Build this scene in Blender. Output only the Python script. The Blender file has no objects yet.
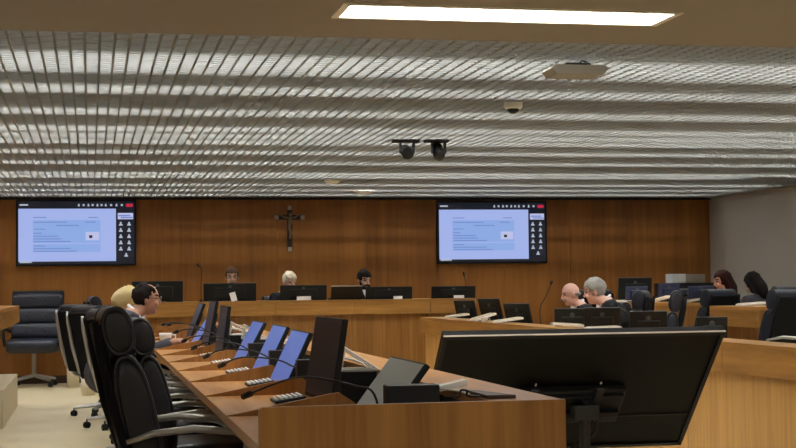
import bpy, bmesh, math, random
from mathutils import Vector, Matrix, Euler
random.seed(7)
PI = math.pi
R = math.radians
S = bpy.context.scene
COL = S.collection

# ------------------------------------------------------------------ camera
CAM = Vector((0, 0, 1.2))
F = 1500.0
YAW, PITCH, ROLL = R(11.6), R(2.39), R(0.66)
rot = Matrix.Rotation(-YAW, 3, 'Z') @ Matrix.Rotation(PI/2 + PITCH, 3, 'X') @ Matrix.Rotation(-ROLL, 3, 'Z')
cd = bpy.data.cameras.new('camera')
cam = bpy.data.objects.new('camera', cd)
COL.objects.link(cam)
cam.matrix_world = Matrix.Translation(CAM) @ rot.to_4x4()
cd.sensor_width = 36
cd.lens = F / 796 * 36
cd.clip_end = 100
S.camera = cam

def ray(px, py):
    return rot @ Vector(((px-398)/F, (224-py)/F, -1))
def at(px, py, Y):                 # the point seen at a pixel, Y metres down the room
    d = ray(px, py)
    return CAM + d*(Y/d.y)
def atx(px, Y):                    # X of a pixel column at floor-plan depth Y
    return at(px, 288, Y).x
def zat(px, py, Y):
    return at(px, py, Y).z

# ------------------------------------------------------------------ materials
def lin(c):
    c = c/255
    return c/12.92 if c <= .04045 else ((c+.055)/1.055)**2.4
def rgb(r, g, b):
    return (lin(r), lin(g), lin(b), 1)
MATS = {}
def mat(name, col, rough=.5, metal=0, spec=.5, noise=0, nscale=30, bump=0):
    m = bpy.data.materials.new(name); m.use_nodes = True
    nt = m.node_tree; b = nt.nodes['Principled BSDF']
    c = rgb(*col)
    b.inputs['Base Color'].default_value = c
    b.inputs['Roughness'].default_value = rough
    b.inputs['Metallic'].default_value = metal
    b.inputs['Specular IOR Level'].default_value = spec
    tc = nt.nodes.new('ShaderNodeTexCoord')
    n = nt.nodes.new('ShaderNodeTexNoise')
    n.inputs['Scale'].default_value = nscale; n.inputs['Detail'].default_value = 4
    nt.links.new(tc.outputs['Object'], n.inputs['Vector'])
    mx = nt.nodes.new('ShaderNodeMix'); mx.data_type = 'RGBA'
    k = max(noise, .03)
    mx.inputs[6].default_value = tuple(v*(1-k) for v in c[:3]) + (1,)
    mx.inputs[7].default_value = tuple(min(1, v*(1+k)) for v in c[:3]) + (1,)
    nt.links.new(n.outputs['Fac'], mx.inputs[0])
    nt.links.new(mx.outputs[2], b.inputs['Base Color'])
    if bump:
        bp = nt.nodes.new('ShaderNodeBump'); bp.inputs['Strength'].default_value = bump
        bp.inputs['Distance'].default_value = .005
        nt.links.new(n.outputs['Fac'], bp.inputs['Height'])
        nt.links.new(bp.outputs['Normal'], b.inputs['Normal'])
    MATS[name] = m
    return m
def wood(name, dark, light, scale, rough=.35, island=0.0, spec=.4):
    m = bpy.data.materials.new(name); m.use_nodes = True
    nt = m.node_tree; b = nt.nodes['Principled BSDF']
    N = nt.nodes.new; L = nt.links.new
    tc = N('ShaderNodeTexCoord'); mp = N('ShaderNodeMapping')
    mp.inputs['Scale'].default_value = scale
    L(tc.outputs['Object'], mp.inputs['Vector'])
    n1 = N('ShaderNodeTexNoise'); n1.inputs['Scale'].default_value = 1; n1.inputs['Detail'].default_value = 5
    n1.inputs['Roughness'].default_value = .6; n1.inputs['Distortion'].default_value = .4
    L(mp.outputs[0], n1.inputs['Vector'])
    mp2 = N('ShaderNodeMapping'); mp2.inputs['Scale'].default_value = tuple(s*.22 for s in scale)
    L(tc.outputs['Object'], mp2.inputs['Vector'])
    n2 = N('ShaderNodeTexNoise'); n2.inputs['Scale'].default_value = 1; n2.inputs['Detail'].default_value = 3
    L(mp2.outputs[0], n2.inputs['Vector'])
    ad = N('ShaderNodeMath'); ad.operation = 'ADD'
    L(n1.outputs['Fac'], ad.inputs[0]); L(n2.outputs['Fac'], ad.inputs[1])
    last = ad.outputs[0]
    if island:
        g = N('ShaderNodeNewGeometry')
        ma = N('ShaderNodeMath'); ma.operation = 'MULTIPLY_ADD'
        ma.inputs[1].default_value = island
        L(g.outputs['Random Per Island'], ma.inputs[0]); L(last, ma.inputs[2]); last = ma.outputs[0]
    mr = N('ShaderNodeMapRange')
    mr.inputs['From Min'].default_value = .65; mr.inputs['From Max'].default_value = 1.35 + island
    L(last, mr.inputs['Value'])
    mx = N('ShaderNodeMix'); mx.data_type = 'RGBA'
    mx.inputs[6].default_value = rgb(*dark); mx.inputs[7].default_value = rgb(*light)
    L(mr.outputs[0], mx.inputs[0]); L(mx.outputs[2], b.inputs['Base Color'])
    b.inputs['Roughness'].default_value = rough
    b.inputs['Specular IOR Level'].default_value = spec
    MATS[name] = m
    return m
def emit(name, col, strength):
    m = bpy.data.materials.new(name); m.use_nodes = True
    nt = m.node_tree; b = nt.nodes['Principled BSDF']
    b.inputs['Base Color'].default_value = (.02, .02, .02, 1)
    b.inputs['Emission Color'].default_value = rgb(*col)
    b.inputs['Emission Strength'].default_value = strength
    b.inputs['Roughness'].default_value = .3
    MATS[name] = m
    return m

W_WALL = wood('wood_wall', (108, 64, 22), (164, 108, 48), (14, 14, .6), .38, .25)
W_DESK = wood('wood_desk', (124, 82, 38), (174, 124, 66), (34, 34, 1.4), .35)
W_TOP = wood('wood_top', (164, 110, 52), (206, 150, 84), (34, 2.2, 20), .3)
W_BAND = wood('wood_band', (142, 98, 44), (190, 140, 74), (2.0, 2.0, 30), .35)
W_RIGHT = wood('wood_right', (180, 132, 68), (222, 176, 104), (34, 34, 1.4), .4)
LEATHER = mat('black_leather', (26, 27, 32), .42, 0, .5, .15, 60, .15)
LEATHER_B = mat('blue_black_leather', (30, 34, 48), .45, 0, .5, .15, 60, .15)
SHELL = mat('shell_leather', (20, 20, 23), .8, 0, .12, .15, 60, .1)
PIPING = mat('piping', (34, 35, 40), .35)
CHROME = mat('brushed_aluminium', (184, 182, 178), .35, .6)
PLASTIC = mat('black_plastic', (20, 21, 24), .5, 0, .3)
BLUE_REFL = mat('casing_blue_reflection', (56, 64, 92), .45, 0, .4)  # bluish reflected tint put into the casing colour
MONBACK = mat('monitor_back', (27, 31, 32), .55, 0, .3)
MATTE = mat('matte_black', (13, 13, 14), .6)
TVBACK = mat('display_back_black', (12, 12, 13), .6, 0, .2)
SCREEN = mat('dark_screen', (20, 23, 36), .35, 0, .3)
SCREEN_REFL = mat('screen_ceiling_reflection', (182, 192, 192), .35, 0, .8)  # pale base colour stands in for the ceiling mirrored in the screen
SCREEN_P = mat('slate_screen', (46, 49, 66), .4, 0, .4)
SCREEN_L = emit('lit_screen', (104, 132, 220), .62)
WHITE = mat('white_plastic', (242, 240, 234), .4)
PAPER = mat('paper', (240, 240, 236), .7)
BEIGE = mat('beige_plastic', (214, 204, 178), .5)
CARPET = mat('pale_floor', (208, 194, 158), .45, 0, .35, .06, 3)
GREYWALL = mat('grey_wall', (160, 154, 146), .8, 0, .2, .03, 2)
SOFFIT = mat('soffit_paint', (150, 142, 134), .8, 0, .2, .03, 2)
SLAB = mat('slab_white', (130, 128, 124), .8)
GRILLE = mat('grille_grey', (132, 134, 132), .5, 0, .3)
GAP_SHADE = mat('shadow_gap_dark', (18, 14, 10), .8)
TUBE = emit('tube_light', (250, 249, 246), 90)
DIFF = emit('fixture_light', (255, 250, 238), 36)
SUIT_MID = mat('charcoal_suit', (62, 62, 70), .8, 0, .2, .15, 90)
SUIT = mat('dark_suit', (30, 29, 36), .75, 0, .2, .12, 80)
SUITG = mat('grey_suit', (92, 92, 96), .8, 0, .2, .2, 90)
ROBE = mat('black_robe', (17, 17, 19), .7, 0, .25)
BLOUSE = mat('dark_blouse', (40, 38, 46), .75)
SHIRT = mat('white_shirt', (225, 225, 228), .7)
HAIR_BLACK = mat('hair_black', (22, 17, 15), .8, 0, .15, .3, 120)
HAIR_GREY = mat('hair_grey', (150, 148, 142), .85, 0, .15, .35, 120)
HAIR_WHITE = mat('hair_white', (216, 206, 182), .85, 0, .15, .2, 120)
HAIR_BROWN = mat('hair_brown', (70, 48, 34), .8, 0, .15, .3, 120)
HAIR_RED = mat('hair_dark_red', (46, 20, 16), .8, 0, .15, .3, 120)
CREAM = mat('cream_cloth', (226, 204, 150), .8, 0, .2, .06, 20)
SILVER = mat('silver', (170, 160, 146), .4, .5)
BRONZE = mat('dull_bronze', (128, 108, 84), .5, .2)
DARKWOOD = mat('dark_cross_wood', (40, 22, 10), .5)
CREAMPAINT = mat('platform_cream', (214, 200, 168), .7, 0, .2, .04, 8)
APGREY = mat('device_grey', (158, 152, 142), .6)
CUPMAT = mat('porcelain', (240, 238, 230), .3)
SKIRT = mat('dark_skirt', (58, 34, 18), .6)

# ------------------------------------------------------------------ mesh builder
class MB:
    def __init__(s): s.bm = bmesh.new()
    def box(s, x0, x1, y0, y1, z0, z1, M=None, bev=0, seg=2):
        m = Matrix.Translation(((x0+x1)/2, (y0+y1)/2, (z0+z1)/2)) @ Matrix.Diagonal((abs(x1-x0), abs(y1-y0), abs(z1-z0), 1))
        if M is not None: m = M @ m
        r = bmesh.ops.create_cube(s.bm, size=1, matrix=m)
        if bev:
            es = list({e for v in r['verts'] for e in v.link_edges})
            bmesh.ops.bevel(s.bm, geom=es, offset=bev, segments=seg, affect='EDGES', profile=.6)
        return s
    def prism(s, pts, axis, a, b, M=None):
        # polygon pts (2-D) extruded along axis from a to b
        def mk(p, t):
            v = {'x': (t, p[0], p[1]), 'y': (p[0], t, p[1]), 'z': (p[0], p[1], t)}[axis]
            v = Vector(v)
            return M @ v if M is not None else v
        A = [s.bm.verts.new(mk(p, a)) for p in pts]; B = [s.bm.verts.new(mk(p, b)) for p in pts]
        n = len(pts)
        fs = [s.bm.faces.new(A), s.bm.faces.new(B[::-1])]
        for i in range(n):
            fs.append(s.bm.faces.new((A[i], B[i], B[(i+1) % n], A[(i+1) % n])))
        return s
    def tube(s, pts, r, seg=8, M=None, caps=True):
        pts = [Vector(p) for p in pts]
        if M is not None: pts = [M @ p for p in pts]
        n = len(pts)
        rr = r if isinstance(r, (list, tuple)) else [r]*n
        rings = []; prev = None
        for i, p in enumerate(pts):
            t = (pts[min(i+1, n-1)] - pts[max(i-1, 0)])
            if t.length < 1e-9: t = Vector((0, 0, 1))
            t.normalize()
            if prev is None:
                a = Vector((0, 0, 1)) if abs(t.z) < .9 else Vector((1, 0, 0))
                u = t.cross(a).normalized()
            else:
                u = (prev - t*prev.dot(t)); u = u.normalized() if u.length > 1e-6 else t.orthogonal().normalized()
            prev = u; w = t.cross(u)
            rings.append([s.bm.verts.new(p + (u*math.cos(2*PI*k/seg) + w*math.sin(2*PI*k/seg))*rr[i]) for k in range(seg)])
        for i in range(n-1):
            for k in range(seg):
                s.bm.faces.new((rings[i][k], rings[i][(k+1) % seg], rings[i+1][(k+1) % seg], rings[i+1][k]))
        if caps:
            s.bm.faces.new(rings[0][::-1]); s.bm.faces.new(rings[-1])
        return s
    def ring(s, pts, r, seg=6, M=None):          # closed tube
        pts = [Vector(p) for p in pts]
        if M is not None: pts = [M @ p for p in pts]
        n = len(pts); rings = []; prev = None
        for i, p in enumerate(pts):
            t = (pts[(i+1) % n] - pts[i-1]).normalized()
            if prev is None: u = t.orthogonal().normalized()
            else: u = (prev - t*prev.dot(t)).normalized()
            prev = u; w = t.cross(u)
            rings.append([s.bm.verts.new(p + (u*math.cos(2*PI*k/seg) + w*math.sin(2*PI*k/seg))*r) for k in range(seg)])
        for i in range(n):
            a, b = rings[i], rings[(i+1) % n]
            for k in range(seg):
                s.bm.faces.new((a[k], a[(k+1) % seg], b[(k+1) % seg], b[k]))
        return s
    def lathe(s, prof, seg=20, M=None):
        rings = []
        for (r, z) in prof:
            row = []
            for k in range(seg):
                v = Vector((r*math.cos(2*PI*k/seg), r*math.sin(2*PI*k/seg), z))
                row.append(s.bm.verts.new(M @ v if M is not None else v))
            rings.append(row)
        for i in range(len(rings)-1):
            for k in range(seg):
                s.bm.faces.new((rings[i][k], rings[i][(k+1) % seg], rings[i+1][(k+1) % seg], rings[i+1][k]))
        s.bm.faces.new(rings[0][::-1]); s.bm.faces.new(rings[-1])
        return s
    def pad(s, rx, ry, rz, ex, ep, M=None, nu=28, nv=18):
        # rounded cushion: superellipse in YZ (exponent ep), swept along X (exponent ex)
        def sp(c, e): return math.copysign(abs(c)**(2/e), c)
        rings = []
        for i in range(nv+1):
            a = -PI/2 + PI*i/nv
            x = rx*sp(math.sin(a), ex); k = abs(math.cos(a))**(2/ex) if i not in (0, nv) else 0
            k = max(k, .001)
            row = []
            for j in range(nu):
                b = 2*PI*j/nu
                v = Vector((x, ry*k*sp(math.cos(b), ep), rz*k*sp(math.sin(b), ep)))
                row.append(s.bm.verts.new(M @ v if M is not None else v))
            rings.append(row)
        for i in range(nv):
            for j in range(nu):
                s.bm.faces.new((rings[i][j], rings[i][(j+1) % nu], rings[i+1][(j+1) % nu], rings[i+1][j]))
        s.bm.faces.new(rings[0][::-1]); s.bm.faces.new(rings[-1])
        return s
    def ball(s, c, r, M=None, u=14, v=10):
        r = (r, r, r) if isinstance(r, (int, float)) else r
        m = Matrix.Translation(c) @ Matrix.Diagonal((*r, 1))
        if M is not None: m = M @ m
        bmesh.ops.create_uvsphere(s.bm, u_segments=u, v_segments=v, radius=1, matrix=m)
        return s
    def build(s, name, m, parent=None, smooth=False):
        bmesh.ops.recalc_face_normals(s.bm, faces=s.bm.faces)
        me = bpy.data.meshes.new(name); s.bm.to_mesh(me); s.bm.free()
        if smooth:
            for p in me.polygons: p.use_smooth = True
        if m is not None: me.materials.append(m)
        o = bpy.data.objects.new(name, me); COL.objects.link(o)
        if parent is not None: o.parent = parent
        return o

def tag(o, label, cat, group=None, kind=None):
    o['label'] = label; o['category'] = cat
    if group: o['group'] = group
    if kind: o['kind'] = kind
    return o
def thing(name, label, cat, loc=(0, 0, 0), rz=0, group=None):
    o = bpy.data.objects.new(name, None); COL.objects.link(o)
    o.empty_display_size = .1
    o.location = loc; o.rotation_euler = (0, 0, rz)
    return tag(o, label, cat, group)
def struct(o):
    o['kind'] = 'structure'; return o
CH = {}
def kids(o): return [c for c in bpy.data.objects if c.parent == o]
def copy_tree(o, parent=None):
    c = o.copy(); COL.objects.link(c)
    if parent is not None: c.parent = parent
    for k in kids(o): copy_tree(k, c)
    return c
def place(o, loc, rz, label, group=None):
    o.location = loc; o.rotation_euler = (0, 0, rz); o['label'] = label
    if group: o['group'] = group
    elif 'group' in o: del o['group']
    return o

# ------------------------------------------------------------------ room shell
CEIL = 2.41
XL, YB, YF = -3.5, 20.0, -2.5
XR = atx(711, YB)
struct(MB().box(XL-.2, XR+.2, YF-.2, YB+.2, -.1, 0).build('floor', CARPET))
wb = MB()
wb.box(XL, XR, YB+.02, YB+.2, 0, 3.0)
edges = [XL, -1.9, -1.02, -.05, .92, 2.45, 3.66, 4.65, 5.6, 6.55, 7.4, XR]
for i in range(len(edges)-1):
    wb.box(edges[i]+.003, edges[i+1]-.003, YB, YB+.019, 0.1, CEIL-.03)
struct(wb.build('wall_back', W_WALL))
struct(MB().box(XL, XR, YB-.012, YB+.001, 0, .1).build('baseboard_back', SKIRT))
struct(MB().box(XR, XR+.2, YF-.2, YB+.2, 0, 3.0).build('wall_right', GREYWALL))
struct(MB().box(XL-.2, XL, YF-.2, YB+.2, 0, 3.0).build('wall_left', W_WALL))
struct(MB().box(XL, XR, YF-.2, YF, 0, 3.0).build('wall_front', GREYWALL))
struct(MB().box(XL-.2, XR+.2, YF-.2, YB+.2, 2.9, 3.0).build('ceiling', SLAB))
SOFY = 7.14
lx0, lx1, ly0, ly1 = 1.08, 2.58, 6.28, 6.58          # light fixture opening
so = MB()
so.box(XL, XR, YF, ly0, CEIL, CEIL+.12); so.box(XL, XR, ly1, SOFY, CEIL, CEIL+.12)
so.box(XL, lx0, ly0, ly1, CEIL, CEIL+.12); so.box(lx1, XR, ly0, ly1, CEIL, CEIL+.12)
so.box(XL, XR, SOFY-.02, SOFY, CEIL+.12, 2.9)
struct(so.build('ceiling_soffit', SOFFIT))
struct(MB().box(XL, XR, YB-.06, YB, CEIL-.03, CEIL+.02).build('trim_shadow_gap', GAP_SHADE))  # solid dark strip painted as the shadow gap above the wood panels
struct(MB().box(XR-.05, XR, SOFY, YB, CEIL-.005, CEIL+.045).build('trim_2', GREYWALL))
# egg-crate grille
P = .072; TH = .007; GH = .036
g = MB()
x = XL+.02
while x < XR-.05:
    g.box(x-.006, x+.006, SOFY+.015, YB-.06, CEIL, CEIL+GH); x += P
y = SOFY+.05
while y < YB-.07:
    g.box(XL, XR-.05, y-.007, y+.007, CEIL, CEIL+GH); y += P
struct(g.build('ceiling_grille', GRILLE))
# strip lights above the grille
rows = [7.72, 8.06, 8.95, 10.12, 11.2, 11.72, 12.2, 13.15, 14.28, 15.62, 16.05, 17.35, 18.3, 19.2]
ordn = ['nearest the plain soffit', 'second beyond the soffit', 'third beyond the soffit', 'fourth beyond the soffit', 'fifth beyond the soffit', 'sixth beyond the soffit', 'seventh beyond the soffit',
        'seventh from the wood wall', 'sixth from the wood wall', 'fifth from the wood wall', 'fourth from the wood wall', 'third from the wood wall', 'second from the wood wall', 'nearest the wood wall']
for i, ry in enumerate(rows):
    xr = XR-.3 if i != 10 else 7.3
    t = thing('strip_light', f'long strip light above the ceiling grille, row {ordn[i]}', 'light', (0, ry, CEIL+.25), 0, 'strip lights above the grille')
    hs = MB().box(XL+.2, xr, -.035, .035, .02, .05)
    for hx in (XL+1, 0, 2.5, 5, xr-.6): hs.box(hx-.005, hx+.005, -.005, .005, .05, .24)
    hs.build('housing', WHITE, t)
    MB().box(XL+.2, xr, -.018, .018, -.012, .02).build('tube', TUBE, t)

# ceiling light in the soffit
t = thing('ceiling_light', 'bright recessed rectangular ceiling light with louvre blades in the plain soffit', 'light', (0, 0, 0))
f = MB()
f.box(lx0-.02, lx0+.012, ly0-.02, ly1+.02, CEIL-.006, CEIL+.1); f.box(lx1-.012, lx1+.02, ly0-.02, ly1+.02, CEIL-.006, CEIL+.1)
f.box(lx0, lx1, ly0-.02, ly0+.008, CEIL-.006, CEIL+.1); f.box(lx0, lx1, ly1-.008, ly1+.02, CEIL-.006, CEIL+.1)
f.build('frame', WHITE, t)
MB().box(lx0+.012, lx1-.012, ly0+.008, ly1-.008, CEIL+.05, CEIL+.06).build('diffuser', DIFF, t)
lv = MB()
k = lx0+.06
while k < lx1-.03:
    lv.box(k-.001, k+.001, ly0+.008, ly1-.008, CEIL, CEIL+.028); k += .1
lv.build('louvre', CHROME, t)
# unseen soffit lamps, added as extra light for the near end
for j, (cx, cy) in enumerate([(-1.6, 1.5), (2.0, 1.5), (5.8, 3.8)]):
    t2 = thing('ceiling_light', ['unseen flat ceiling light added overhead at the left', 'unseen flat ceiling light added overhead in the middle', 'unseen flat ceiling light added overhead at the right'][j], 'light', (cx, cy, CEIL))
    MB().box(-.72, .72, -.17, .17, -.012, -.001).build('frame', WHITE, t2)
    MB().box(-.7, .7, -.15, .15, -.018, -.012).build('diffuser', DIFF, t2)

# ------------------------------------------------------------------ ceiling devices
t = thing('access_point', 'white trapezoid wireless access point hanging under the ceiling grille', 'access point', at(575, 73, 7.65))
b = MB(); b.prism([(-.13, -.02), (.13, -.02), (.155, .012), (.14, .03), (-.14, .03), (-.155, .012)], 'y', -.1, .1); b.build('body', APGREY, t)
MB().box(-.06, .06, -.04, .04, .03, .05).build('mounting_plate', MATTE, t)
MB().tube([(.03, .05, .05), (.06, .05, .075), (.1, .05, .06), (.12, .05, .03)], .006).build('cable', MATTE, t)
t = thing('dome_camera', 'small white dome camera under the grille left of the access point', 'camera', (at(513, 97, 9.55).x, 9.55, CEIL))
MB().lathe([(.06, .006), (.062, .004), (.062, 0), (.062, -.03), (.05, -.042)], 20, None).build('housing', WHITE, t, True)
MB().ball((0, 0, -.04), (.04, .04, .035)).build('dome', PLASTIC, t, True)
for j, (px, py, Y) in enumerate([(333, 181, 16.6), (365, 192, 18.6)]):
    t = thing('smoke_detector', ['round white smoke detector on the grille left of the black spotlights', 'flat white smoke detector on the grille close to the wood wall'][j], 'smoke detector', (atx(px, Y), Y, CEIL))
    MB().lathe([(.09, 0), (.09, -.02), (.06, -.045), (.03, -.05)] if j == 0 else [(.14, 0), (.14, -.012), (.09, -.03), (.05, -.034)], 20).build('cover', WHITE, t, True)
    MB().lathe([(.02, -.045 if j == 0 else -.033), (.02, -.056 if j == 0 else -.04)], 12).build('sensor', BEIGE, t)
for j, px in enumerate([407, 438.5]):
    Y = 12.1
    c = at(px, 139, Y)
    t = thing('stage_spotlight', ['left of two black spotlights hanging from the ceiling grille', 'right of two black spotlights hanging from the ceiling grille'][j], 'spotlight', (c.x, Y, c.z))
    q = MB(); q.box(-.12, .1 if j == 0 else .08, -.05, .05, -.03, .02, bev=.008); q.box(-.14, .125, -.02, .02, .0, .02); q.box(-.02, .02, -.02, .02, .02, CEIL-c.z+.01)
    if j: q.tube([(-.02, -.04, .02), (-.02, -.04, .055), (.03, -.04, .055), (.03, -.04, .02)], .007)
    q.build('ballast_box', MATTE, t)
    y_ = MB(); y_.box(-.062, -.048, -.02, .02, -.12, -.03); y_.box(.048, .062, -.02, .02, -.12, -.03); y_.build('yoke', MATTE, t)
    hd = MB()
    Mh = Matrix.Translation((0, 0, -.115)) @ Matrix.Rotation(R(20 if j == 0 else 35), 4, 'X')
    hd.lathe([(.03, -.09), (.05, -.085), (.052, .03), (.04, .06), (.02, .07)], 16, Mh @ Matrix.Rotation(PI/2, 4, 'X'))
    hd.build('lamp_head', MATTE, t, False)

# ------------------------------------------------------------------ wall displays
def wall_display(x0, x1, y0, y1, label):
    a = at(x0, y1, YB-.03); b_ = at(x1, y0, YB-.03)
    w, h = b_.x-a.x, b_.z-a.z
    t = thing('wall_display', label, 'television', ((a.x+b_.x)/2, YB-.001, (a.z+b_.z)/2))
    MB().box(-w/2, w/2, -.05, -.001, -h/2, h/2, bev=.006).build('bezel', PLASTIC, t)
    def rect(u0, u1, v0, v1, lay): # u,v 0..1 from left / top
        return (-w/2+w*u0, -w/2+w*u1, -.0505-lay*.001, -.0500-lay*.001, h/2-h*v1, h/2-h*v0)
    sc = MB().box(*rect(.015, .985, .03, .97, 0)).build('screen', M_NAVY, t)
    MB().box(*rect(.02, .83, .14, .93, 1)).build('shared_page', M_PAGE, sc)
    MB().box(*rect(.14, .70, .31, .79, 2)).build('document', M_DOC, sc)
    ln = MB()
    for (u0, u1, v) in [(.14, .25, .265), (.6, .68, .265), (.145, .42, .335), (.57, .66, .335), (.33, .52, .385), (.145, .24, .44), (.145, .21, .5),
                        (.145, .35, .545), (.145, .37, .585), (.145, .45, .625), (.145, .24, .69), (.145, .45, .73), (.145, .5, .77)]:
        ln.box(*rect(u0, u1, v, v+.014, 3))
    ln.build('text_lines', M_TEXT, sc)
    MB().box(*rect(.575, .69, .49, .615, 3)).build('picture', M_PIC, sc)
    MB().box(*rect(.605, .632, .54, .582, 4)).build('picture_mark', M_NAVY, sc)
    MB().box(*rect(.14, .70, .655, .672, 3)).build('page_gap', M_PAGE, sc)
    MB().box(*rect(.845, .975, .205, .30, 1)).build('video_tile', M_PIC, sc)
    tl = MB()
    for (u0, u1, v) in [(.85, .95, .235), (.87, .97, .265)]: tl.box(*rect(u0, u1, v, v+.02, 2))
    tl.build('tile_picture', M_TEXT, sc)
    for r_ in range(6):
        for c_ in range(2):
            if r_ == 5 and c_: continue
            u = .87+.07*c_ if r_ < 5 else .915; v = .37+.094*r_
            M_ = Matrix.Translation((-w/2+w*u, -.052, h/2-h*v))
            av = MB(); av.prism([(-.026, -.022), (.026, -.022), (.019, -.002), (.008, .004), (.014, .014), (.006, .026), (-.006, .026), (-.014, .014), (-.008, .004), (-.019, -.002)], 'y', -.002, .001, M_)
            av.build('participant_icon', M_ICON, sc)
    us = [.52, .56, .6, .635, .675, .71, .745, .79, .835, .88]
    for n_, u in enumerate(us):
        M_ = Matrix.Translation((-w/2+w*u, -.052, h/2-h*.085))
        ic = MB()
        if n_ % 2: ic.box(-.013, .013, -.002, .001, -.013, .012, M_)
        else: ic.prism([(-.014, -.017), (.014, -.017), (.010, -.003), (.008, .016), (-.008, .016), (-.010, -.003)], 'y', -.002, .001, M_)
        ic.build('toolbar_icon', M_ICON, sc)
    MB().box(*rect(.03, .1, .072, .095, 2)).build('meeting_title', M_ICON, sc)
    MB().box(*rect(.915, .972, .065, .112, 2)).build('leave_button', M_RED, sc)
    MB().box(*rect(.03, .13, .925, .95, 2)).build('name_tag', M_ICON, sc)
    return t
M_NAVY = emit('screen_navy', (13, 18, 34), 1); M_PAGE = emit('screen_page', (172, 190, 248), 1)
M_DOC = emit('screen_doc', (148, 180, 242), 1); M_TEXT = emit('screen_text', (118, 142, 212), 1)
M_PIC = emit('screen_picture', (200, 205, 245), 1); M_ICON = emit('screen_icon', (190, 200, 215), 1); M_RED = emit('screen_red', (200, 40, 70), 1)
wall_display(16, 136, 199.5, 266.5, 'wall television at the left showing a video call and document')
wall_display(437, 546, 201, 264, 'wall television right of the crucifix showing a video call and document')

# crucifix
c = at(289.5, 217.5, YB-.02)
t = thing('crucifix', 'dark wooden crucifix with four silver square tips on the wood wall', 'crucifix', (c.x, YB+.001, c.z))
q = MB(); q.box(-.035, .035, -.03, .004, -.45, .16); q.box(-.19, .19, -.03, .004, -.03, .035); q.build('cross', DARKWOOD, t)
for (a, b_) in [(0, .13), (-.175, .0), (.175, .0), (0, -.425)]:
    MB().box(a-.028, a+.028, -.038, -.03, b_-.028, b_+.028, bev=.004).build('silver_tip', SILVER, t)
q = MB()
q.tube([(0, -.045, .0), (.004, -.05, -.06), (-.008, -.05, -.13), (.008, -.055, -.2), (0, -.045, -.29)], [.022, .028, .02, .018, .01])
q.tube([(0, -.045, -.01), (-.07, -.045, .0), (-.14, -.04, .045)], [.014, .011, .008]); q.tube([(0, -.045, -.01), (.07, -.045, .0), (.14, -.04, .045)], [.014, .011, .008])
q.ball((.008, -.055, .035), (.02, .02, .026)); q.tube([(0, -.03, -.05), (0, -.045, -.05)], .012)
q.build('figure', BRONZE, t, True)

# ------------------------------------------------------------------ executive chair
def rings_oval(rx, ry, rz, e, n=28):
    def sp(c, e): return math.copysign(abs(c)**(2/e), c)
    return [(rx, ry*sp(math.cos(2*PI*j/n), e), rz*sp(math.sin(2*PI*j/n), e)) for j in range(n)]
def make_chair(leather=LEATHER):      # faces local +Y, seat centre at origin
    t = thing('swivel_chair', 'x', 'chair')
    MB().pad(.255, .26, .055, 6, 3.2, Matrix.Translation((0, .02, .47))).build('seat', leather, t, True)
    MB().box(-.13, .13, -.14, .14, .395, .425, bev=.01).build('seat_plate', PLASTIC, t)
    Mb = Matrix.Translation((0, -.25, .715)) @ Matrix.Rotation(R(13), 4, 'X')
    Mh = Matrix.Translation((0, -.325, 1.045)) @ Matrix.Rotation(R(13), 4, 'X')
    b = MB().pad(.25, .066, .25, 9, 2.6, Mb).build('backrest', leather, t, True)
    h = MB().pad(.24, .056, .092, 9, 2.4, Mh).build('headrest', leather, t, True)
    for s in (-1, 1):
        MB().ring(rings_oval(s*.238, .0615, .24, 2.6), .009, 6, Mb).build('piping', PIPING, b, True)
        MB().ring(rings_oval(s*.228, .052, .086, 2.4), .009, 6, Mh).build('piping', PIPING, h, True)
    MB().box(-.235, .235, -.078, -.05, -.25, .38, Mb, bev=.014).build('back_shell', SHELL, t)
    for s in (-1, 1):
        MB().tube([(s*.262, -.06, .40), (s*.265, -.17, .42), (s*.262, -.27, .52), (s*.258, -.345, .75), (s*.25, -.395, .98), (s*.235, -.41, 1.08)], [.015, .018, .018, .018, .016, .012]).build('back_rail', CHROME, t, True)
        MB().tube([(s*.285, -.3, .635), (s*.29, -.2, .665), (s*.29, -.05, .678), (s*.29, .1, .662), (s*.288, .2, .62), (s*.282, .235, .56), (s*.275, .22, .47), (s*.262, .18, .43)], [.010, .013, .0145, .0145, .013, .012, .011, .010], 8).build('armrest', CHROME, t, True)
    MB().lathe([(.03, .13), (.03, .3), (.022, .3), (.022, .4)], 14).build('gas_column', PLASTIC, t)
    sb = MB(); sb.lathe([(.045, .08), (.045, .13)], 14)
    for k in range(5):
        a = 2*PI*k/5 + .3
        sb.tube([(.03*math.cos(a), .03*math.sin(a), .115), (.3*math.cos(a), .3*math.sin(a), .085)], [.024, .014])
    sb.build('star_base', CHROME, t)
    for k in range(5):
        a = 2*PI*k/5 + .3
        M_ = Matrix.Translation((.3*math.cos(a), .3*math.sin(a), .031)) @ Matrix.Rotation(a+.8, 4, 'Z')
        cs = MB(); cs.lathe([(.022, -.028), (.03, -.022), (.03, -.006), (.018, -.005), (.018, .005), (.03, .006), (.03, .022), (.022, .028)], 14, M_ @ Matrix.Rotation(PI/2, 4, 'X'))
        cs.tube([(0, 0, .02), (0, 0, .055)], .008, 6, M_); cs.build('caster', PLASTIC, t)
    return t
proto = make_chair()
first = [True]
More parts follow.
